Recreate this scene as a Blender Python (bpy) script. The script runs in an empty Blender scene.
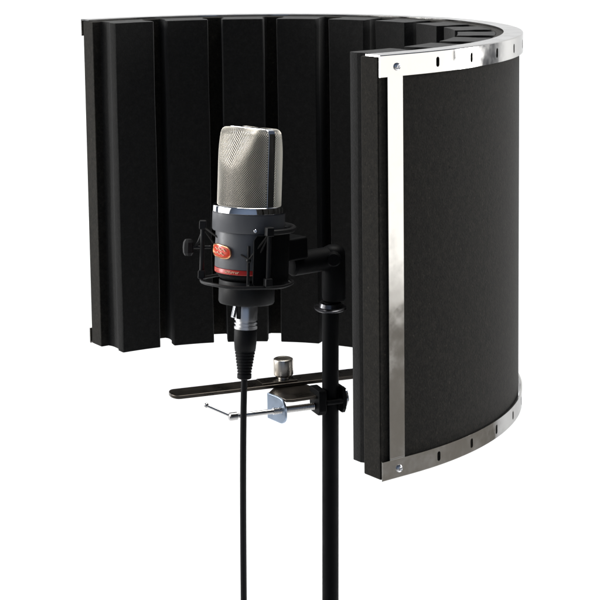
import bpy, bmesh, math, random
from mathutils import Vector, Matrix, noise as mnoise
random.seed(7)
PI = math.pi
scene = bpy.context.scene
COL = scene.collection

# ------------------------------------------------------------------ helpers
def link(o, parent=None):
    COL.objects.link(o)
    if parent: o.parent = parent
    return o

def empty(name, loc=(0, 0, 0), label=None, cat=None, group=None, matrix=None):
    o = bpy.data.objects.new(name, None)
    o.empty_display_size = .02
    COL.objects.link(o)
    if matrix is not None: o.matrix_world = matrix
    else: o.location = loc
    if label: o['label'] = label
    if cat: o['category'] = cat
    if group: o['group'] = group
    return o

def obj(name, bm, m, parent=None, smooth=True, angle=35, label=None):
    bmesh.ops.recalc_face_normals(bm, faces=bm.faces)
    me = bpy.data.meshes.new(name)
    bm.to_mesh(me); bm.free()
    me.materials.append(m)
    if smooth:
        me.shade_smooth()
        me.set_sharp_from_angle(angle=math.radians(angle))
    o = bpy.data.objects.new(name, me)
    if label: o['label'] = label
    return link(o, parent)

def bevel(o, w, seg=2, ang=40):
    md = o.modifiers.new('bevel', 'BEVEL'); md.width = w; md.segments = seg
    md.limit_method = 'ANGLE'; md.angle_limit = math.radians(ang); md.harden_normals = True
    return o

def add_lathe(bm, prof, n=64, mat=Matrix.Identity(4), a0=0, a1=2*PI):
    """prof: list of (r, z); closed revolution about local z"""
    full = abs(a1 - a0 - 2*PI) < 1e-6
    rings = []
    for r, z in prof:
        if r < 1e-7:
            rings.append([bm.verts.new(mat @ Vector((0, 0, z)))])
        else:
            k = n if full else n + 1
            rings.append([bm.verts.new(mat @ Vector((r*math.cos(a0+(a1-a0)*i/n), r*math.sin(a0+(a1-a0)*i/n), z))) for i in range(k)])
    for A, B in zip(rings[:-1], rings[1:]):
        m = n
        for i in range(m):
            j = (i+1) % n if full else i+1
            if len(A) == 1 and len(B) == 1: continue
            if len(A) == 1: bm.faces.new((A[0], B[i], B[j]))
            elif len(B) == 1: bm.faces.new((A[i], A[j], B[0]))
            else: bm.faces.new((A[i], A[j], B[j], B[i]))
    return bm

def frame_to(p, q):
    """matrix with origin p and z axis towards q"""
    z = (Vector(q)-Vector(p)).normalized()
    up = Vector((0, 0, 1)) if abs(z.z) < .95 else Vector((0, 1, 0))
    x = up.cross(z).normalized(); y = z.cross(x)
    M = Matrix((x, y, z)).transposed().to_4x4(); M.translation = Vector(p)
    return M

def add_rod(bm, p, q, r, n=20, r2=None, cap=.0):
    L = (Vector(q)-Vector(p)).length; r2 = r if r2 is None else r2
    c = cap or min(r, r2)*.18
    add_lathe(bm, [(0, 0), (r-c, 0), (r, c), (r2, L-c), (r2-c, L), (0, L)], n, frame_to(p, q))

def add_tube(bm, pts, r, n=12, closed=False, radii=None):
    pts = [Vector(p) for p in pts]; N = len(pts); rings = []
    prev = None
    for i, p in enumerate(pts):
        a = pts[i-1] if (i > 0 or closed) else pts[i]
        b = pts[(i+1) % N] if (i < N-1 or closed) else pts[i]
        t = (b-a).normalized()
        if prev is None:
            up = Vector((0, 0, 1)) if abs(t.z) < .9 else Vector((1, 0, 0))
            x = up.cross(t).normalized()
        else:
            x = (prev - t*prev.dot(t)).normalized()
        prev = x; y = t.cross(x)
        rr = radii[i] if radii else r
        rings.append([bm.verts.new(p + (x*math.cos(2*PI*k/n)+y*math.sin(2*PI*k/n))*rr) for k in range(n)])
    for i in range(N if closed else N-1):
        A, B = rings[i], rings[(i+1) % N]
        for k in range(n):
            bm.faces.new((A[k], A[(k+1) % n], B[(k+1) % n], B[k]))
    if not closed:
        bm.faces.new(rings[0]); bm.faces.new(rings[-1])
    return bm

def add_ball(bm, c, r, n=16):
    add_lathe(bm, [(0 if k in (0, n//2) else r*math.sin(2*PI*k/n), -r*math.cos(2*PI*k/n)) for k in range(n//2+1)], n, Matrix.Translation(c))

def add_prism(bm, poly, z0, z1, M=Matrix.Identity(4)):
    a = [bm.verts.new(M @ Vector((x, y, z0))) for x, y in poly]
    b = [bm.verts.new(M @ Vector((x, y, z1))) for x, y in poly]
    bm.faces.new(a[::-1]); bm.faces.new(b)
    for i in range(len(poly)):
        j = (i+1) % len(poly); bm.faces.new((a[i], a[j], b[j], b[i]))

def add_box(bm, x0, x1, y0, y1, z0, z1, M=Matrix.Identity(4)):
    add_prism(bm, [(x0, y0), (x1, y0), (x1, y1), (x0, y1)], z0, z1, M)

def cut(o, cutter_bm, name='cut'):
    """real boolean holes, evaluated into the object's own mesh"""
    bmesh.ops.recalc_face_normals(cutter_bm, faces=cutter_bm.faces)
    me = bpy.data.meshes.new(name); cutter_bm.to_mesh(me); cutter_bm.free()
    c = bpy.data.objects.new(name, me); COL.objects.link(c)
    md = o.modifiers.new('b', 'BOOLEAN'); md.operation = 'DIFFERENCE'; md.solver = 'EXACT'; md.object = c
    bpy.context.view_layer.update()
    ev = o.evaluated_get(bpy.context.evaluated_depsgraph_get())
    new = bpy.data.meshes.new_from_object(ev)
    o.modifiers.clear(); old = o.data; nm = old.name; o.data = new; bpy.data.meshes.remove(old); new.name = nm
    bpy.data.objects.remove(c); bpy.data.meshes.remove(me)
    new.shade_smooth(); new.set_sharp_from_angle(angle=math.radians(30))

# ------------------------------------------------------------------ materials
def mat(name, base, rough=.5, metal=0., spec=.5, coat=0.):
    m = bpy.data.materials.new(name); m.use_nodes = True
    b = m.node_tree.nodes['Principled BSDF']
    b.inputs['Base Color'].default_value = (*base, 1)
    b.inputs['Roughness'].default_value = rough
    b.inputs['Metallic'].default_value = metal
    b.inputs['Specular IOR Level'].default_value = spec
    b.inputs['Coat Weight'].default_value = coat
    return m, m.node_tree, b

def noise(nt, scale, detail=4, rough=.6, stretch=None):
    tc = nt.nodes.new('ShaderNodeTexCoord'); n = nt.nodes.new('ShaderNodeTexNoise')
    n.inputs['Scale'].default_value = scale; n.inputs['Detail'].default_value = detail; n.inputs['Roughness'].default_value = rough
    if stretch:
        mp = nt.nodes.new('ShaderNodeMapping'); mp.inputs['Scale'].default_value = stretch
        nt.links.new(tc.outputs['Object'], mp.inputs['Vector']); nt.links.new(mp.outputs['Vector'], n.inputs['Vector'])
    else:
        nt.links.new(tc.outputs['Object'], n.inputs['Vector'])
    return n

def ramp(nt, src, stops):
    r = nt.nodes.new('ShaderNodeValToRGB'); e = r.color_ramp.elements
    while len(e) < len(stops): e.new(.5)
    for el, (p, c) in zip(e, stops):
        el.position = p; el.color = (*c, 1) if not isinstance(c, float) else (c, c, c, 1)
    nt.links.new(src, r.inputs['Fac']); return r

def bump(nt, b, src, strength, dist):
    n = nt.nodes.new('ShaderNodeBump'); n.inputs['Strength'].default_value = strength; n.inputs['Distance'].default_value = dist
    nt.links.new(src, n.inputs['Height']); nt.links.new(n.outputs['Normal'], b.inputs['Normal']); return n

def foam_mat(name, base, sheen, specks=False):
    m, nt, b = mat(name, base, .95, 0, .25)
    n1 = noise(nt, 620, 4, .75); n2 = noise(nt, 230, 5, .7)
    mx = nt.nodes.new('ShaderNodeMath'); mx.operation = 'ADD'
    nt.links.new(n1.outputs['Fac'], mx.inputs[0]); nt.links.new(n2.outputs['Fac'], mx.inputs[1])
    r = ramp(nt, mx.outputs[0], [(.3, tuple(c*.5 for c in base)), (.75, base), (1.0, tuple(c*1.9 for c in base))])
    # the ramp clamps at 1, so halve the sum
    hf = nt.nodes.new('ShaderNodeMath'); hf.operation = 'MULTIPLY'; hf.inputs[1].default_value = .5
    nt.links.new(mx.outputs[0], hf.inputs[0])
    nt.links.new(hf.outputs[0], r.inputs['Fac'])
    r.color_ramp.elements[0].position = .38; r.color_ramp.elements[1].position = .5; r.color_ramp.elements[2].position = .64
    col = r.outputs['Color']
    if specks:                                        # a little lint and a few open pores
        for sc_, lo, hi, c in ((520, .69, .76, (.042, .036, .026)), (300, .69, .74, (.003, .003, .002))):
            n3 = noise(nt, sc_, 2, .5, (1, 1.3, .8) if sc_ > 400 else (.9, 1, 1.2))
            mr = nt.nodes.new('ShaderNodeMapRange'); mr.inputs['From Min'].default_value = lo; mr.inputs['From Max'].default_value = hi
            nt.links.new(n3.outputs['Fac'], mr.inputs['Value'])
            mxx = nt.nodes.new('ShaderNodeMix'); mxx.data_type = 'RGBA'
            nt.links.new(mr.outputs[0], mxx.inputs['Factor']); nt.links.new(col, mxx.inputs[6]); mxx.inputs[7].default_value = (*c, 1)
            col = mxx.outputs[2]
    nt.links.new(col, b.inputs['Base Color'])
    b.inputs['Sheen Weight'].default_value = sheen; b.inputs['Sheen Roughness'].default_value = .5
    # open cells: small pits
    tc = nt.nodes.new('ShaderNodeTexCoord'); v = nt.nodes.new('ShaderNodeTexVoronoi'); v.inputs['Scale'].default_value = 700
    nt.links.new(tc.outputs['Object'], v.inputs['Vector'])
    sm = nt.nodes.new('ShaderNodeMath'); sm.operation = 'ADD'
    nt.links.new(v.outputs['Distance'], sm.inputs[0]); nt.links.new(n1.outputs['Fac'], sm.inputs[1])
    bump(nt, b, sm.outputs[0], .30, .0004)
    return m

def metal_mat(name, base, rough=.12, wav=.15, mott=.06, scale=40, stretch=None, edge=1.):
    m, nt, b = mat(name, base, rough, 1.0)
    n = noise(nt, scale, 5, .6, stretch)
    r = ramp(nt, n.outputs['Fac'], [(.3, max(.02, rough-mott)), (.7, rough+mott)])
    nt.links.new(r.outputs['Color'], b.inputs['Roughness'])
    n2 = noise(nt, 22, 3, .5)
    bump(nt, b, n2.outputs['Fac'], wav, .002)
    b.inputs['Specular Tint'].default_value = (edge, edge, edge, 1)
    return m

FOAM = foam_mat('charcoal_foam', (.0064, .0062, .0057), .08)
FOAM_OUT = foam_mat('outer_charcoal_foam', (.0118, .0104, .0078), .045, True)
STEEL = metal_mat('polished_steel', (.60, .59, .57), .14, .10, .09, 60, edge=.55)
CHROME = metal_mat('chrome', (.88, .88, .89), .07, .02, .02, 30)
NICKEL = metal_mat('satin_nickel', (.62, .58, .52), .30, .05, .08, 120)
WIRE = metal_mat('grille_wire', (.86, .82, .74), .50, .0, .06, 200)
GUN = metal_mat('bracket_steel', (.50, .49, .48), .2, .06, .06, 80)
PLUG = metal_mat('satin_plug_shell', (.80, .80, .81), .33, .02, .04, 150)
NUT = metal_mat('black_nickel', (.13, .13, .14), .28, .02, .06, 120)
ZINC = metal_mat('blue_zinc_plate', (.38, .46, .58), .34, .05, .06, 80)
DARKSTEEL = metal_mat('dark_rail_steel', (.105, .092, .079), .33, .05, .10, 50, (1, 1, 1))

def plastic(name, base, rough, spec=.4, bscale=900, bstr=.12):
    m, nt, b = mat(name, base, rough, 0, spec)
    n = noise(nt, bscale, 3, .6); bump(nt, b, n.outputs['Fac'], bstr, .0003)
    n2 = noise(nt, 70, 4, .6)
    r = ramp(nt, n2.outputs['Fac'], [(.3, max(.05, rough-.08)), (.7, min(1., rough+.1))])
    nt.links.new(r.outputs['Color'], b.inputs['Roughness'])
    return m
BODY = plastic('dark_grey_enamel', (.120, .123, .131), .42, .35, 1500, .10)
BLACK = plastic('black_paint', (.0014, .0016, .0021), .6, .09)
MOUNT = plastic('black_nylon', (.0085, .0085, .009), .5, .25)
RUBBER = plastic('black_rubber', (.0055, .0055, .0062), .55, .2)
ELASTIC = plastic('elastic_cord', (.030, .029, .027), .8, .15)
LINER = metal_mat('inner_screen_metal', (.17, .155, .135), .55, .0, .06, 200)
RED = plastic('red_enamel', (.55, .022, .012), .3, .5, 400, .03)
ORANGE = plastic('badge_red', (.70, .055, .02), .28, .5, 400, .03)
PALE = plastic('pale_print', (.85, .55, .38), .4, .4, 400, .02)
BADGE_RIM = metal_mat('badge_copper_rim', (.98, .50, .26), .22, .02, .03, 100)
m_, nt_, b_ = mat('white_paper', (.84, .84, .84), .9, 0, .1)
n_ = noise(nt_, 3, 3); r_ = ramp(nt_, n_.outputs['Fac'], [(.3, (.82, .82, .82)), (.7, (.86, .86, .855))]); nt_.links.new(r_.outputs['Color'], b_.inputs['Base Color'])
PAPER = m_

# ------------------------------------------------------------------ the shield's plan: a part of an ellipse with a short straight end
H = .300
R, A0, A1, E0, B = .23148, -.92463, 2.17792, .02609, 1.06722
D0, TB = .0503, .0205
_m = (A0+A1)/2
_ax = Vector((math.cos(_m), math.sin(_m))); _pr = Vector((-_ax.y, _ax.x))
_pts = [R*(math.cos(a-_m)*B*_ax + math.sin(a-_m)*_pr) for a in (A0+(A1-A0)*i/1500 for i in range(1501))]
_t0 = (_pts[0]-_pts[1]).normalized()
_pts = [_pts[0]+_t0*E0*(1-i/40) for i in range(40)] + _pts
_s = [0.]
for i in range(1, len(_pts)): _s.append(_s[-1]+(_pts[i]-_pts[i-1]).length)
LEN = _s[-1]
import bisect
def path(s, d):
    i = min(max(bisect.bisect_right(_s, s)-1, 0), len(_pts)-2)
    f = (s-_s[i])/(_s[i+1]-_s[i])
    p = _pts[i].lerp(_pts[i+1], f)
    a = _pts[max(i-6, 0)]; b = _pts[min(i+7, len(_pts)-1)]
    t = (b-a).normalized(); n = Vector((-t.y, t.x))
    return p + n*d, t, n

def add_sweep(bm, prof, s0, s1, n):
    """closed profile of (d, z) swept along the plan curve"""
    rings = []
    for i in range(n+1):
        s = s0+(s1-s0)*i/n
        ring = []
        for d, z in prof:
            p, t, nn = path(s, d); ring.append(bm.verts.new((p.x, p.y, z)))
        rings.append(ring)
    k = len(prof)
    for A, Bq in zip(rings[:-1], rings[1:]):
        for i in range(k):
            j = (i+1) % k; bm.faces.new((A[i], A[j], Bq[j], Bq[i]))
    bm.faces.new(rings[0]); bm.faces.new(rings[-1][::-1])

shield = empty('acoustic_shield', (0, 0, 0), 'large curved black foam reflection shield with shiny metal rims wrapped behind the microphone', 'acoustic shield')
Z0, Z1 = .0002, .2984

bm = bmesh.new()
add_sweep(bm, [(.0019, Z0), (TB, Z0), (TB, Z1), (.0019, Z1)], .0004, LEN-.0004, 150)
bevel(obj('outer_foam', bm, FOAM_OUT, shield), .0010, 2, 60)

# ribs: front edges measured from the far end of the curve
ribs = []
for k in range(12):
    a = .0078+.0620*k if k < 6 else .318+.0650*(k-5)
    ribs.append((a, a+.0462))
def half_gap(d, g):
    dl = D0-.009
    if d >= dl: return g
    dc = (TB+dl)/2; hd = dl-TB; u = (d-dc)/(hd/2)
    w = (max(0, 1-abs(u)**2.6))**(1/2.6)
    lo = .62 if d < dc else .9
    return (g+.0030)*(lo+(1-lo)*w) if d < dc else max(g, (g+.0030)*w)
depths = [TB+.00005, TB+.0008, TB+.0022, TB+.0045, TB+.0075, TB+.0105, TB+.014, TB+.017, D0-.0095, D0-.009, D0-.0012]
for k, (fa, fb) in enumerate(ribs):
    g0 = (fa-ribs[k-1][1])/2 if k else .0078
    g1 = (ribs[k+1][0]-fb)/2 if k < 11 else (LEN-fb)
    ga = g0 if k else .0078
    # s runs from the near end; rib between sb..sa
    sa, sb = LEN-fa, LEN-fb
    ca, cb = sa+g0, sb-g1
    side_a = [(ca-half_gap(d, g0), d) for d in depths] if k else [(min(sa + (.0046-half_gap(d, .0046)) if d < D0-.009 else sa, LEN), d) for d in depths]
    side_b = [(cb+half_gap(d, g1), d) for d in depths] if k < 11 else [(sb - (.0046-half_gap(d, .0046)) if d < D0-.009 else sb, d) for d in depths]
    front = [(sa-.0009+(sb-sa+.0018)*i/8, D0) for i in range(9)]
    outline = side_a + front + side_b[::-1]
    back = [(side_b[0][0]+(side_a[0][0]-side_b[0][0])*i/8, depths[0]) for i in range(1, 8)]
    outline += back
    poly = [tuple(path(s, d)[0]) for s, d in outline]
    bm = bmesh.new(); NZ = 28; rows = []; ph = random.uniform(0, 50)
    for q in range(NZ+1):
        z = Z0+(Z1-Z0)*q/NZ; row = []
        for (s, d), (x, y) in zip(outline, poly):
            if d > TB+.001:
                o1 = mnoise.noise(Vector((x*45+ph, y*45, z*16)))*.0005
                o2 = mnoise.noise(Vector((x*45, y*45+ph, z*16+9)))*.0005
                x += o1; y += o2
            row.append(bm.verts.new((x, y, z)))
        rows.append(row)
    bm.faces.new(rows[0][::-1]); bm.faces.new(rows[-1])
    for A_, B_ in zip(rows[:-1], rows[1:]):
        for i in range(len(A_)): j = (i+1) % len(A_); bm.faces.new((A_[i], A_[j], B_[j], B_[i]))
    bevel(obj('foam_rib', bm, FOAM, shield, angle=50), .0009, 2, 60)

# metal rims: L section, slotted
RIM_T = .0152; RIM_B = .0140
def slot_cutter(zc, s_list):
    c = bmesh.new()
    for s in s_list:
        p, t, n = path(s, 0)
        M = Matrix((Vector((t.x, t.y, 0)), Vector((0, 0, 1)), Vector((n.x, n.y, 0)))).transposed().to_4x4()
        M.translation = Vector((p.x, p.y, zc))
        poly = []
        for i in range(17): a = PI*i/16; poly.append((.00165*math.cos(a), .0019+.00165*math.sin(a)))
        for i in range(17): a = PI+PI*i/16; poly.append((.00165*math.cos(a), -.0019+.00165*math.sin(a)))
        add_prism(c, poly, -.003, .0006, M)
    return c
slots = [.0535+.0388*i for i in range(18)]
bm = bmesh.new()
add_sweep(bm, [(-.0012, H-RIM_T), (0, H-RIM_T), (0, H-.0012), (.0142, H-.0012), (.0142, H), (-.0006, H), (-.0012, H-.0006)], 0, LEN, 150)
rim_t = obj('top_rim', bm, STEEL, shield, angle=30); cut(rim_t, slot_cutter(H-.0080, slots)); bevel(rim_t, .0003, 2, 60)
bm = bmesh.new()
add_sweep(bm, [(-.0012, RIM_B), (0, RIM_B), (0, 0), (-.0006, 0), (-.0012, .0006)], 0, LEN, 150)
rim_b = obj('bottom_rim', bm, STEEL, shield, angle=30); cut(rim_b, slot_cutter(.0072, slots)); bevel(rim_b, .0003, 2, 60)

# upright strips behind the rims at both ends
for s0, s1 in ((.0077, .0217), (LEN-.0217, LEN-.0077)):
    bm = bmesh.new(); add_sweep(bm, [(.0003, .0016), (.0016, .0016), (.0016, H-.0016), (.0003, H-.0016)], s0, s1, 6)
    bevel(obj('upright_strip', bm, STEEL, shield), .00025, 1, 60)

def screw_at(s, z, parent, d=-.0012, r=.0027):
    p, t, n = path(s, d)
    M = Matrix((Vector((t.x, t.y, 0)), Vector((0, 0, 1)), Vector((-n.x, -n.y, 0)))).transposed().to_4x4()
    if M.to_3x3().determinant() < 0: M.col[0] = -M.col[0]
    M.translation = Vector((p.x, p.y, z))
    bm = bmesh.new()
    add_lathe(bm, [(0, -.0003), (r, -.0003), (r, .0003), (r*.93, .0009), (r*.7, .0014), (r*.4, .0017), (0, .0018)], 24, M)
    o = obj('screw', bm, CHROME, parent)
    c = bmesh.new(); M2 = M @ Matrix.Rotation(math.radians(28), 4, 'Z')
    e, w = r*.62, r*.16
    add_prism(c, [(e, -w), (e, w), (w, w), (w, e), (-w, e), (-w, w), (-e, w), (-e, -w), (-w, -w), (-w, -e), (w, -e), (w, -w)], .0009, .003, M2)
    cut(o, c)
for s in (.0149, LEN-.0149):
    screw_at(s, H-.0086, rim_t); screw_at(s, .0068, rim_b)

# ------------------------------------------------------------------ microphone (own tilted frame, z = its axis, front direction FA)
def tilt_frame(origin, lean_right, lean_back):
    z = Vector((math.tan(lean_right), math.tan(lean_back), 1)).normalized()
    y = Vector((0, 1, 0)); x = y.cross(z).normalized(); y = z.cross(x)
    M = Matrix((x, y, z)).transposed().to_4x4(); M.translation = Vector(origin); return M
MM = tilt_frame((.0228, 0, .1625), math.radians(2.4), math.radians(4.0))
mic = empty('condenser_microphone', label='large silver grille studio microphone with dark grey body and red oval badge', cat='microphone', matrix=MM)
def az(a, r, z):   # azimuth from the camera side, + to the right, degrees
    a = math.radians(a); return Vector((r*math.sin(a), -r*math.cos(a), z))
FRONT = -49.0

HR, HH = .0254, .0614
HD = .0197          # how far each half bulges out from the band
Zb = .0004
def head_pt(side, th, v, inset=0.):
    """a point of one grille half: a lens-shaped wall cut by a sloping front plane, a small rounded shoulder, a flat top.
    v 0..1 up the wall, 1..2 round the shoulder, 2..3 in to the middle of the top"""
    fil = .0048; zt = HH-inset
    a = 0.
    if v <= 1: z = Zb+(zt-fil-Zb)*v; zs = z
    elif v <= 2: a = (v-1)*PI/2; z = zt-fil+fil*math.sin(a); zs = zt-fil+fil*.5*math.sin(a)
    else: z = zt; zs = zt-fil*.5
    fr = zs/HH
    D = 1.02-1.12*.035*math.log(1+math.exp((fr-.47)/.035))
    x = (HR-inset)*math.copysign(abs(math.sin(th))**.86, math.sin(th))
    f = abs(math.cos(th))**.86
    k = 24.
    f = -math.log(math.exp(-k*f)+math.exp(-k*D))/k+math.log(2)/k*math.exp(-((f-D)*k*.5)**2)*0
    f = max(f, -.02)*(HD-inset)
    if v > 1:
        shr = fil*(1-math.cos(a)) if v <= 2 else fil
        L = math.hypot(x, f) or 1
        x *= 1-shr/L; f *= 1-shr/L
        if v > 2: x *= 3-v; f *= 3-v
    f += .0029                                            # stay clear of the band
    a = math.radians(FRONT)
    fx, fy = math.sin(a), -math.cos(a)                    # front direction
    rx, ry = math.cos(a), math.sin(a)                     # to its right
    return Vector((fx*f*side+rx*x, fy*f*side+ry*x, z))

def grille_bm(side):
    bm = bmesh.new()
    pitch = .00098
    v_list = []
    n1 = int((HH-.0048-Zb)/pitch); v_list += [i/n1 for i in range(n1)]
    n2 = max(4, int(.0048*PI/2/pitch)); v_list += [1+i/n2 for i in range(n2)]
    n3 = int((HR-.0048)/pitch*.7); v_list += [2+i/n3*.96 for i in range(n3+1)]
    NT = int(PI*.0232/pitch)
    NT += NT % 2
    grid = {}
    for j, v in enumerate(v_list):
        for i in range(NT+1):
            if (i+j) % 2: continue
            th = -PI/2+PI*i/NT
            grid[(i, j)] = bm.verts.new(head_pt(side, th, v))
    J = len(v_list)
    for j in range(J-2):
        for i in range(NT+1):
            if (i+j) % 2: continue
            a = grid[(i, j)]; c = grid.get((i, j+2)); l = grid.get((i-1, j+1)); r = grid.get((i+1, j+1))
            f = [q for q in (a, r, c, l) if q is not None]
            if len(f) >= 3:
                try: bm.faces.new(f)
                except ValueError: pass
    return bm
def liner_bm(side):
    bm = bmesh.new(); vs = [i/10 for i in range(31)]; rows = []
    for v in vs: rows.append([bm.verts.new(head_pt(side, -PI/2+PI*i/40, v, .0011)) for i in range(41)])
    for A, Bq in zip(rows[:-1], rows[1:]):
        for i in range(40):
            try: bm.faces.new((A[i], A[i+1], Bq[i+1], Bq[i]))
            except ValueError: pass
    return bm
for side, lab in ((1, None), (-1, None)):
    g = obj('mesh_grille', grille_bm(side), WIRE, mic, smooth=False)
    md = g.modifiers.new('wire', 'WIREFRAME'); md.thickness = .00062; md.use_even_offset = False; md.use_replace = True; md.use_boundary = True
    obj('inner_screen', liner_bm(side), LINER, g)

# the chrome band between the two grilles
bm = bmesh.new()
def band_outline(r, h, fil, n=10):
    pts = [(r, .0)]
    for i in range(n+1): a = PI/2*i/n; pts.append((r-fil+fil*math.cos(a), h-fil+fil*math.sin(a)))
    for i in range(n+1): a = PI/2+PI/2*i/n; pts.append((-r+fil+fil*math.cos(a), h-fil+fil*math.sin(a)))
    pts.append((-r, .0)); return pts
Mb = Matrix.Rotation(math.radians(FRONT), 4, 'Z') @ Matrix.Rotation(PI/2, 4, 'X')
bt = .0034
out_, in_ = band_outline(HR+.0013, HH+.0007, .0060), band_outline(HR-.0020, HH-.0022, .0042)
va = [[bm.verts.new(Mb @ Vector((x, z, y))) for x, z in pl] for pl in (out_, in_) for y in (-bt, bt)]
n = len(out_)
for i in range(n-1):
    bm.faces.new((va[0][i], va[0][i+1], va[1][i+1], va[1][i]))
    bm.faces.new((va[2][i], va[2][i+1], va[3][i+1], va[3][i]))
    bm.faces.new((va[0][i], va[0][i+1], va[2][i+1], va[2][i]))
    bm.faces.new((va[1][i], va[1][i+1], va[3][i+1], va[3][i]))
for e in (0, n-1): bm.faces.new((va[0][e], va[1][e], va[3][e], va[2][e]))
bevel(obj('grille_band', bm, CHROME, mic), .0005, 2, 50)

bm = bmesh.new(); add_lathe(bm, [(0, .0002), (.0282, .0002), (.0292, -.0002), (.0296, -.0008), (.0296, -.0052), (.0293, -.0055), (0, -.0055)], 96)
obj('chrome_ring', bm, CHROME, mic)
bm = bmesh.new(); add_lathe(bm, [(0, -.0056), (.0288, -.0056), (.0293, -.0061), (.0293, -.0196), (.0287, -.0206), (.0266, -.0208), (0, -.0208)], 96)
obj('collar', bm, BODY, mic)
bm = bmesh.new(); add_lathe(bm, [(0, -.0209), (.0262, -.0209), (.0264, -.0215), (.0264, -.0498), (.0260, -.0502), (0, -.0502)], 96)
obj('body', bm, BODY, mic)
bm = bmesh.new(); add_lathe(bm, [(.0240, -.0503), (.0263, -.0503), (.0265, -.0506), (.0265, -.0538), (.0262, -.0542), (.0240, -.0542)], 96)
band = obj('red_ring', bm, RED, mic)
bm = bmesh.new(); add_lathe(bm, [(0, -.0543), (.0255, -.0543), (.0252, -.0556), (.0228, -.0580), (.0205, -.0605), (0, -.0605)], 64)
obj('base_cap', bm, BLACK, mic)
# small collar screw
bm = bmesh.new(); p = az(12, .0291, -.0180); add_rod(bm, p, p+az(12, .0012, 0), .0014, 16); obj('screw', bm, CHROME, mic)

# print on the red ring: a row of tiny pale marks
bm = bmesh.new()
def on_ring(a, z, r=.02655): return az(a, r, z)
def mark(a0, z0, a1, z1, w, r=.02655):
    pts = [on_ring(a0+(a1-a0)*i/3, z0+(z1-z0)*i/3, r) for i in range(4)]
    add_tube(bm, pts, w, 6)
zc = -.0522
for a in (-72, -68, -61): mark(a, zc-.0010, a+.5, zc+.0010, .00022)
mark(-66, zc+.0008, -63.5, zc+.0008, .0002)
for i, a in enumerate((-40, -36.5, -33, -29.5, -26, -22.5, -19, -15.5)):
    mark(a, zc-.0008, a+(.2 if i % 2 else 1.1), zc+.0008, .00034)
    mark(a, zc+(.0005 if i % 3 else -.0005), a+2.4, zc+(.0006 if i % 3 else -.0004), .00030)
mark(22, zc-.0012, 22.3, zc+.0012, .0003); mark(20.5, zc, 24, zc, .00022)
obj('lettering', bm, PALE, band)

# the oval badge on the body
def badge_pt(u, w, lift):   # u along the arc, w up, metres
    a = math.radians(-51)+u/.0264; r = .0264+lift
    return Vector((r*math.sin(a), -r*math.cos(a), -.0362+w - u*.06))
def oval(sx, sy, n=48, e=3.0):
    o = []
    for i in range(n):
        a = 2*PI*i/n; c, s = math.cos(a), math.sin(a)
        o.append((sx*math.copysign(abs(c)**(2/e), c), sy*math.copysign(abs(s)**(2/e), s)))
    return o
bm = bmesh.new(); rings = []
for k, (f, lift) in enumerate([(1.0, .0002), (1.0, .0016), (.93, .0019), (.6, .0020), (.3, .00205)]):
    rings.append([bm.verts.new(badge_pt(x*f, y*f, lift)) for x, y in oval(.0108, .0049)])
for A, Bq in zip(rings[:-1], rings[1:]):
    for i in range(48): bm.faces.new((A[i], A[(i+1) % 48], Bq[(i+1) % 48], Bq[i]))
bm.faces.new(rings[-1]); bm.faces.new(rings[0])
badge = obj('badge', bm, ORANGE, mic)
bm = bmesh.new(); add_tube(bm, [badge_pt(x, y, .0018) for x, y in oval(.0108, .0049)], .00062, 8, closed=True); obj('badge_rim', bm, BADGE_RIM, badge)
bm = bmesh.new()
for w0, u0, u1, ph in ((.0018, -.0062, .0066, 0), (-.0017, -.0068, .0056, 1.3)):
    pts = [badge_pt(u0+(u1-u0)*i/28, w0+.00075*math.sin(i*.62+ph)*(1 if i > 3 else .4), .00225) for i in range(29)]
    add_tube(bm, pts, .0004, 6, radii=[.00018+.00038*abs(math.sin(i*.31+ph)) for i in range(29)])
obj('lettering', bm, PALE, badge)

# ------------------------------------------------------------------ shock mount (same tilt)
sm = empty('shock_mount', label='black elastic cradle gripping the microphone body with swivel arm to the stand', cat='shock mount', matrix=MM)
PR = .0368
posts = [-92, 28, 148]
for a in posts:
    bm = bmesh.new(); add_rod(bm, az(a, PR, -.0605), az(a, PR, -.0165), .0019, 14)
    p = obj('post', bm, MOUNT, sm)
    Mz = Matrix.Translation(az(a, PR, 0)) @ Matrix.Rotation(math.radians(a), 4, 'Z')
    for zc_, hh in ((-.0178, .0036), (-.0580, .0034)):
        bm = bmesh.new(); add_box(bm, -.0031, .0031, -.0028, .0028, zc_-hh, zc_+hh, Mz)
        bevel(obj('clip', bm, MOUNT, p), .0008, 2)
# outer lower hoop and rear upper hoop
bm = bmesh.new(); add_tube(bm, [az(-92+360*i/72, PR, -.0622-.0003*math.sin(i*.5)) for i in range(72)], .0014, 8, closed=True); obj('lower_hoop', bm, MOUNT, sm)
bm = bmesh.new(); add_tube(bm, [az(28+120*i/30, PR, -.0185) for i in range(31)], .0022, 10); obj('upper_hoop', bm, MOUNT, sm)
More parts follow.
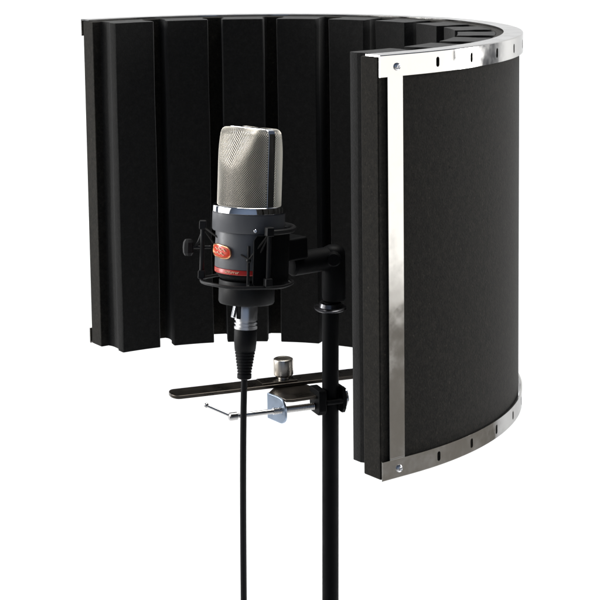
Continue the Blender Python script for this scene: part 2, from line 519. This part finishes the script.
# inner cage
IR = .0288
bm = bmesh.new()
add_lathe(bm, [(.0208, -.0606), (.0222, -.0606), (.0226, -.0612), (.0226, -.0782), (.0218, -.0796), (.0150, -.0806), (.0100, -.0808), (.0100, -.0606)], 64)
obj('inner_ring', bm, MOUNT, sm)
for a in (3, 123, -128):
    bm = bmesh.new()
    add_tube(bm, [az(a, .0224, -.0640), az(a, .0262, -.0632), az(a, IR, -.0605), az(a, IR, -.0500), az(a, IR, -.0300)], .0012, 8)
    pz = az(a, IR+.0008, -.0415); add_ball(bm, pz, .0021, 12)
    obj('cage_bar', bm, MOUNT, sm)
hooks = [3, 123, -128]
for a in posts:
    near = sorted(hooks, key=lambda h: abs((h-a+180) % 360-180))[:2]
    for h in near[:2]:
        h2 = h+(12 if ((a-h+180) % 360-180) > 0 else -12)
        bm = bmesh.new(); add_tube(bm, [az(a, PR+.001, -.0185), az(h, IR+.0016, -.0410)], .00075, 8); obj('elastic', bm, ELASTIC, sm)
bm = bmesh.new(); add_tube(bm, [az(28, PR+.001, -.0185), az(14, IR+.002, -.0420)], .00075, 8); obj('elastic', bm, ELASTIC, sm)
# added dark curved shell on the stand side, standing in for body shade
bm = bmesh.new()
NS = 24
outl = []
for k in range(NS+1):
    a = 9+118*k/NS
    zt_ = -.0212 - (.004 if k in (0, NS) else 0); zb_ = -.0625 + (.003 if k in (0, NS) else 0)
    outl.append([bm.verts.new(az(a, r, z)) for r, z in ((.0312, zt_), (.0334, zt_), (.0334, zb_), (.0312, zb_))])
for A_, B_ in zip(outl[:-1], outl[1:]):
    for i in range(4): bm.faces.new((A_[i], A_[(i+1) % 4], B_[(i+1) % 4], B_[i]))
bm.faces.new(outl[0]); bm.faces.new(outl[-1])
bevel(obj('shade_shell', bm, BLACK, sm), .0006, 2)
# thumb screw standing out on the left
kn = az(-96, .0485, -.0370)
bm = bmesh.new(); add_rod(bm, az(-96, .0300, -.0360), az(-96, .0460, -.0369), .0014, 10)
add_tube(bm, [az(-92, PR, -.0230), az(-94, .0400, -.0320), az(-96, .0440, -.0366)], .0011, 8)
st = obj('thumb_screw', bm, MOUNT, sm)
bm = bmesh.new(); add_lathe(bm, [(0, -.0070), (.0028, -.0066), (.0042, -.0042), (.0046, 0), (.0042, .0042), (.0028, .0066), (0, .0070)], 8, Matrix.Translation(kn)); obj('knob', bm, MOUNT, st, angle=20)
# bracket and swivel reach to the pole head (pole axis in world coordinates); shade put in by a blacker finish than the posts
IMM = MM.inverted()
POLE = Vector((.0882, .055, 0))
def W(x, y, z): return IMM @ Vector((x, y, z))
bm = bmesh.new()
Mk = frame_to(W(.045, .022, .121), W(.062, .036, .121))
add_box(bm, -.014, .014, -.0095, .0095, -.003, .0215, Mk)
bevel(obj('bracket_block', bm, BLACK, sm), .0025, 3)
bm = bmesh.new(); add_rod(bm, W(.055, .030, .106), W(.0885, .0545, .106), .0098, 28, cap=.002)
obj('swivel_arm', bm, BLACK, sm)
bm = bmesh.new()
c1 = Vector((.0912, .055, 0))
add_lathe(bm, [(0, .1172), (.0045, .1168), (.0080, .1150), (.0096, .1120), (.0100, .1080), (.0100, .0720), (.0092, .0700), (0, .0700)], 32, IMM @ Matrix.Translation(c1))
obj('swivel_barrel', bm, BLACK, sm)
bm = bmesh.new(); add_rod(bm, W(.0912, .050, .1075), W(.0912, .0395, .1075), .0062, 12, cap=.0012); obj('swivel_bolt', bm, BLACK, sm)

# ------------------------------------------------------------------ microphone stand
FLOOR = -1.02
def polex(z): return .0882+(z-.06)*.0105
stand = empty('microphone_stand', (polex(FLOOR), .055, FLOOR), 'black tubular stand pole rising in front of the shield opening', 'microphone stand')
SI = Matrix.Translation((-polex(FLOOR), -.055, -FLOOR))
bm = bmesh.new(); add_rod(bm, SI @ Vector((polex(FLOOR+.012), .055, FLOOR+.012)), SI @ Vector((polex(.0685), .055, .0685)), .00705, 40)
pole = obj('pole', bm, BLACK, stand)
bm = bmesh.new(); Mc = SI @ Matrix.Translation((polex(.0635), .055, .0635)) @ Matrix.Rotation(math.radians(5), 4, 'X')
add_lathe(bm, [(.0060, -.0012), (.0128, -.0012), (.0136, -.0006), (.0136, .0006), (.0128, .0012), (.0098, .0014), (.0090, .0046), (.0060, .0046)], 36, Mc)
obj('lock_nut', bm, NUT, stand)
bm = bmesh.new(); add_lathe(bm, [(0, 0), (.118, 0), (.122, .004), (.121, .010), (.112, .015), (.040, .022), (.016, .030), (.0120, .045), (0, .045)], 64)
obj('weighted_base', bm, BLACK, stand)

# ------------------------------------------------------------------ cable with its plug
def cabp(t): return MM @ Vector((0, 0, t))
cab = empty('microphone_cable', label='black cable hanging straight down from a silver plug under the microphone', cat='cable', matrix=MM)
bm = bmesh.new()
add_lathe(bm, [(0, -.0802), (.0088, -.0802), (.0092, -.0808), (.0092, -.0938), (.0081, -.0941), (.0081, -.0956), (.0093, -.0959), (.0093, -.0968), (.0082, -.0970), (.0082, -.0984), (.0093, -.0987), (.0093, -.1008), (.0088, -.1010), (0, -.1010)], 56)
plug = obj('plug_shell', bm, PLUG, cab)
bm = bmesh.new(); Ml = Matrix.Rotation(math.radians(-62), 4, 'Z') @ Matrix.Translation((0, -.0093, -.0865)) @ Matrix.Rotation(math.radians(-12), 4, 'X')
add_box(bm, -.0021, .0021, -.0026, 0, -.0052, .0046, Ml)
bevel(obj('latch', bm, CHROME, plug), .0006, 2)
bm = bmesh.new(); Ml2 = Matrix.Rotation(math.radians(-38), 4, 'Z') @ Matrix.Translation((0, -.0090, -.0860))
add_box(bm, -.0017, .0017, -.0009, .0, -.0060, .0050, Ml2)
obj('latch_slot', bm, BLACK, plug)
prof = [(0, -.1011), (.0088, -.1011), (.0092, -.1020), (.0091, -.1120), (.0086, -.1175)]
z = -.1178; r = .0084
for i in range(8):
    prof += [(r, z), (r, z-.0012), (r-.0009, z-.0014), (r-.0009, z-.0022)]; z -= .0025; r -= .00037
prof += [(.0058, z), (.0058, z-.0034), (.0050, z-.0040), (0, z-.0040)]
bm = bmesh.new(); add_lathe(bm, prof, 48); obj('strain_relief', bm, RUBBER, cab)
zend = z-.003
p0 = MM @ Vector((0, 0, zend)); pts = []
d0 = (MM.to_3x3() @ Vector((0, 0, -1)))
pts = [p0, p0+d0*.012]
q = pts[-1].copy(); d = d0.copy()
while q.z > FLOOR+.10:
    d = (d*.82 + Vector((-.004+.004*math.sin(q.z*23), .0, -1))*.18).normalized(); q = q+d*.012; pts.append(q.copy())
for i in range(1, 13):
    a = PI/2*i/12; pts.append(q+Vector((-.097*(1-math.cos(a)), -.02*(1-math.cos(a)), -.097*math.sin(a))))
q = pts[-1].copy()
for i in range(1, 40): pts.append(q+Vector((-.02*i, -.05*math.sin(i*.12), 0)))
bm = bmesh.new(); add_tube(bm, [IMM @ p for p in pts], .00262, 14); obj('cord', bm, RUBBER, cab)

# ------------------------------------------------------------------ rail and clamp under the shield
br = empty('mounting_bracket', (.0475, .0812, -.0095), 'dark flat steel rail with pewter knob and screw clamp tightened on the stand pole', 'clamp bracket')
BI = Matrix.Translation((-.0475, -.0812, .0095))
ang = math.atan2(.1013-.0469, .1011+.0463)
u = Vector((math.cos(ang), math.sin(ang), 0)); v = Vector((-u.y, u.x, 0))
Mr = Matrix((u, v, Vector((0, 0, 1)))).transposed().to_4x4(); Mr.translation = Vector((.0475, .0812, 0))
w = .0112; poly = []
xl = -.1020; xr = .168
for i in range(11):
    a = PI/2+PI*i/10; poly.append((xl+w*.55*math.cos(a)+w*.55, w*math.sin(a)))
poly += [(xr, -w), (xr, w)]
bm = bmesh.new(); add_prism(bm, poly, -.0095, -.0064, BI @ Mr)
rail = bevel(obj('rail', bm, DARKSTEEL, br), .0006, 2)
bm = bmesh.new(); add_box(bm, -.022, .010, -.0085, .0085, -.0063, -.0051, BI @ Mr)
bevel(obj('washer_plate', bm, DARKSTEEL, br), .0004, 2)
bm = bmesh.new(); Mn = BI @ Matrix.Translation((.0475, .0812, 0))
add_lathe(bm, [(0, -.0050), (.0048, -.0050), (.0048, -.0030), (.0070, -.0026), (.0085, -.0012), (.0087, .0000), (.0087, .0112), (.0083, .0124), (.0072, .0130), (.0066, .0130), (.0060, .0126), (0, .0126)], 48, Mn)
obj('clamp_knob', bm, NICKEL, br)
# strap under the rail
sd = Vector((.93, .36, 0)).normalized()       # screw direction
sx = Vector((.0872, .055, -.0205))            # where the screw meets the pole
P0, P1 = Vector((.0345, .0560)), Vector((.0500, .0335))
bm = bmesh.new()
add_prism(bm, [(.0350, .0560), (.0500, .0345), (.0560, .0345), (.0800, .0455), (.0740, .0700), (.0600, .0900), (.0450, .0900)], -.0125, -.0098, BI)
bevel(obj('strap', bm, DARKSTEEL, br), .0006, 2)
# plate with rounded free corner: built in its own plane
dd = Vector((P1.x-P0.x, P1.y-P0.y, 0)); wl = dd.length; dd.normalize(); nn = Vector((dd.y, -dd.x, 0))
Mp = Matrix((dd, Vector((0, 0, 1)), dd.cross(Vector((0, 0, 1))))).transposed().to_4x4(); Mp.translation = Vector((P0.x, P0.y, 0))
zb, zt = -.0320, -.0100
poly = [(0, zb), ]
rr = .008
for i in range(9): a = -PI/2+PI/2*i/8; poly.append((wl-rr+rr*math.cos(a), zb+rr+rr*math.sin(a)))
r2 = .0105
for i in range(9): a = PI/2*i/8; poly.append((wl-r2+r2*math.cos(a), zt-r2+r2*math.sin(a)))
poly += [(0, zt)]
bm = bmesh.new(); add_prism(bm, poly, -.0011, .0011, BI @ Mp)
bevel(obj('clamp_plate', bm, ZINC, br), .0005, 2)
# screw with visible thread
a_ = sx-sd*.0880; b_ = sx-sd*.0085
Ms = BI @ frame_to(a_, b_); Ls = (b_-a_).length
prof = [(0, 0), (.0018, 0), (.0021, .0004), (.0021, .036)]
z = .036
while z < Ls-.004:
    prof += [(.0030, z+.0003), (.0030, z+.0006), (.0024, z+.0010), (.0024, z+.0012)]; z += .0014
prof += [(.0028, Ls), (0, Ls)]
bm = bmesh.new(); add_lathe(bm, prof, 24, Ms); scr = obj('clamp_screw', bm, GUN, br, angle=60)
bm = bmesh.new(); add_rod(bm, BI @ (a_+sd*.0050), BI @ (a_-sd*.0030), .0034, 20, cap=.0009)
h0 = a_-Vector((-.0022, 0, .0010)); h1 = a_+Vector((-.0216, .006, .0080))
add_rod(bm, BI @ h0, BI @ h1, .00125, 14); add_ball(bm, BI @ h1, .0021, 14); add_ball(bm, BI @ h0, .0021, 14)
obj('handle', bm, GUN, br)
# jaws round the pole
Mj = Matrix((sd, Vector((-sd.y, sd.x, 0)), Vector((0, 0, 1)))).transposed().to_4x4(); Mj.translation = Vector((.0872, .055, 0))
bm = bmesh.new()
yz = [(-.0105, -.0050), (.0105, -.0050), (.0115, -.0085), (.0115, -.0225), (.0080, -.0268), (-.0080, -.0268), (-.0115, -.0225), (-.0115, -.0085)]
Mjx = Mj @ Matrix(((0, 0, 1, 0), (1, 0, 0, 0), (0, 1, 0, 0), (0, 0, 0, 1)))
add_prism(bm, yz, -.0145, -.0075, BI @ Mjx)
bevel(obj('jaw', bm, BLACK, br), .0009, 2)
bm = bmesh.new(); add_prism(bm, [(y*.92, z) for y, z in yz], .0075, .0105, BI @ Mjx)
for s in (-1, 1): add_rod(bm, BI @ (Mj @ Vector((-.0076, .0095*s, -.016))), BI @ (Mj @ Vector((.0076, .0095*s, -.016))), .0022, 12)
bevel(obj('back_jaw', bm, BLACK, br), .0009, 2)
bm = bmesh.new(); Md = BI @ frame_to(Mj @ Vector((.0106, -.001, -.0160)), Mj @ Vector((.02, -.001, -.0160)))
add_lathe(bm, [(0, 0), (.0088, 0), (.0096, .0006), (.0098, .0016), (.0090, .0026), (.0060, .0032), (0, .0034)], 36, Md)
obj('pivot_disc', bm, CHROME, br)
bm = bmesh.new(); add_rod(bm, BI @ Vector((.0475, .0812, -.0126)), BI @ Vector((.0475, .0812, -.0168)), .0056, 6, cap=.0006); obj('hex_nut', bm, NICKEL, br, angle=20)
# rail bolts into the bottom rim
bm = bmesh.new()
for x in (.136, .158): add_rod(bm, BI @ (Mr @ Vector((x, 0, -.0096))), BI @ (Mr @ Vector((x, 0, -.0126))), .0042, 18)
obj('rail_bolt', bm, CHROME, br)
bm = bmesh.new(); add_box(bm, .128, .166, -.010, .010, -.0063, -.0003, BI @ Mr); bevel(obj('spacer', bm, BLACK, br), .0006, 2)

# ------------------------------------------------------------------ the white sweep behind and below
bm = bmesh.new(); prof = [(-3.2, FLOOR)]
YB = 1.75; rc = .35
for i in range(17):
    a = PI/2*i/16; prof.append((YB-rc+rc*math.sin(a), FLOOR+rc-rc*math.cos(a)))
prof.append((YB, 2.6))
rows = [[bm.verts.new((x, y, z)) for y, z in prof] for x in (-2.6, 2.6)]
for i in range(len(prof)-1): bm.faces.new((rows[0][i], rows[1][i], rows[1][i+1], rows[0][i+1]))
bd = obj('backdrop', bm, PAPER, None); bd['kind'] = 'structure'
bd['label'] = 'plain white paper sweep behind and below the equipment'; bd['category'] = 'backdrop'

# ------------------------------------------------------------------ lamps
def area(name, loc, target, sx, sy, power, col=(1, 1, 1), spread=180):
    l = bpy.data.lights.new(name, 'AREA'); l.shape = 'RECTANGLE'; l.size = sx; l.size_y = sy; l.energy = power; l.color = col; l.spread = math.radians(spread)
    o = bpy.data.objects.new(name, l); COL.objects.link(o); o.location = loc
    o.rotation_euler = (Vector(target)-Vector(loc)).to_track_quat('-Z', 'Y').to_euler(); return o
area('key_softbox', (-1.36, -.10, .48), (0, .0, .14), 1.25, 1.0, 13.0, (1, .985, .95))
area('side_softbox', (1.42, -.42, .15), (.12, -.15, .15), .95, .64, 3.1, (1, .985, .955))
area('overhead_softbox', (.25, .35, 1.75), (.1, .05, .2), 1.2, .8, 34, (1, .98, .94))
area('backdrop_lamp', (-2.3, .55, .6), (.0, YB, -.1), .5, 1.2, 50)
area('backdrop_lamp', (2.3, .55, .6), (.0, YB, -.1), .5, 1.2, 50)

# the dim studio round the set: cool daylight from the room in front, grey floor below
world = bpy.data.worlds.new('World'); scene.world = world; world.use_nodes = True
nt = world.node_tree; bg = nt.nodes['Background']
tc = nt.nodes.new('ShaderNodeTexCoord'); sp = nt.nodes.new('ShaderNodeSeparateXYZ')
nt.links.new(tc.outputs['Generated'], sp.inputs['Vector'])
up = nt.nodes.new('ShaderNodeMapRange'); up.inputs['From Min'].default_value = -.25; up.inputs['From Max'].default_value = -.02
nt.links.new(sp.outputs['Z'], up.inputs['Value'])
fr = nt.nodes.new('ShaderNodeMapRange'); fr.inputs['From Min'].default_value = -.55; fr.inputs['From Max'].default_value = -.97
nt.links.new(sp.outputs['Y'], fr.inputs['Value'])
def mixc(fac, a, b):
    m = nt.nodes.new('ShaderNodeMix'); m.data_type = 'RGBA'
    nt.links.new(fac, m.inputs['Factor'])
    for k, c in ((6, a), (7, b)):
        if isinstance(c, tuple): m.inputs[k].default_value = (*c, 1)
        else: nt.links.new(c, m.inputs[k])
    return m.outputs[2]
room = mixc(fr.outputs[0], (.06, .075, .105), (.155, .20, .285))
allc = mixc(up.outputs[0], (.24, .225, .205), room)
nt.links.new(allc, bg.inputs['Color']); bg.inputs['Strength'].default_value = 1.0

# ------------------------------------------------------------------ camera
cam = bpy.data.cameras.new('camera'); co = bpy.data.objects.new('camera', cam); COL.objects.link(co); scene.camera = co
co.location = (.06472, -1.36929, .40916)
co.rotation_euler = (Matrix.Rotation(PI/2-.1237, 3, 'X') @ Matrix.Rotation(-.01274, 3, 'Z')).to_euler()
cam.sensor_width = 36; cam.lens = 1726.88/600*36; cam.shift_y = -190.72/600; cam.clip_start = .05; cam.clip_end = 50

scene.view_settings.view_transform = 'Standard'; scene.view_settings.look = 'None'
scene.view_settings.exposure = 0; scene.view_settings.gamma = 1; scene.view_settings.use_curve_mapping = False
scene.render.engine = 'CYCLES'
scene.cycles.max_bounces = 8; scene.cycles.use_denoising = True
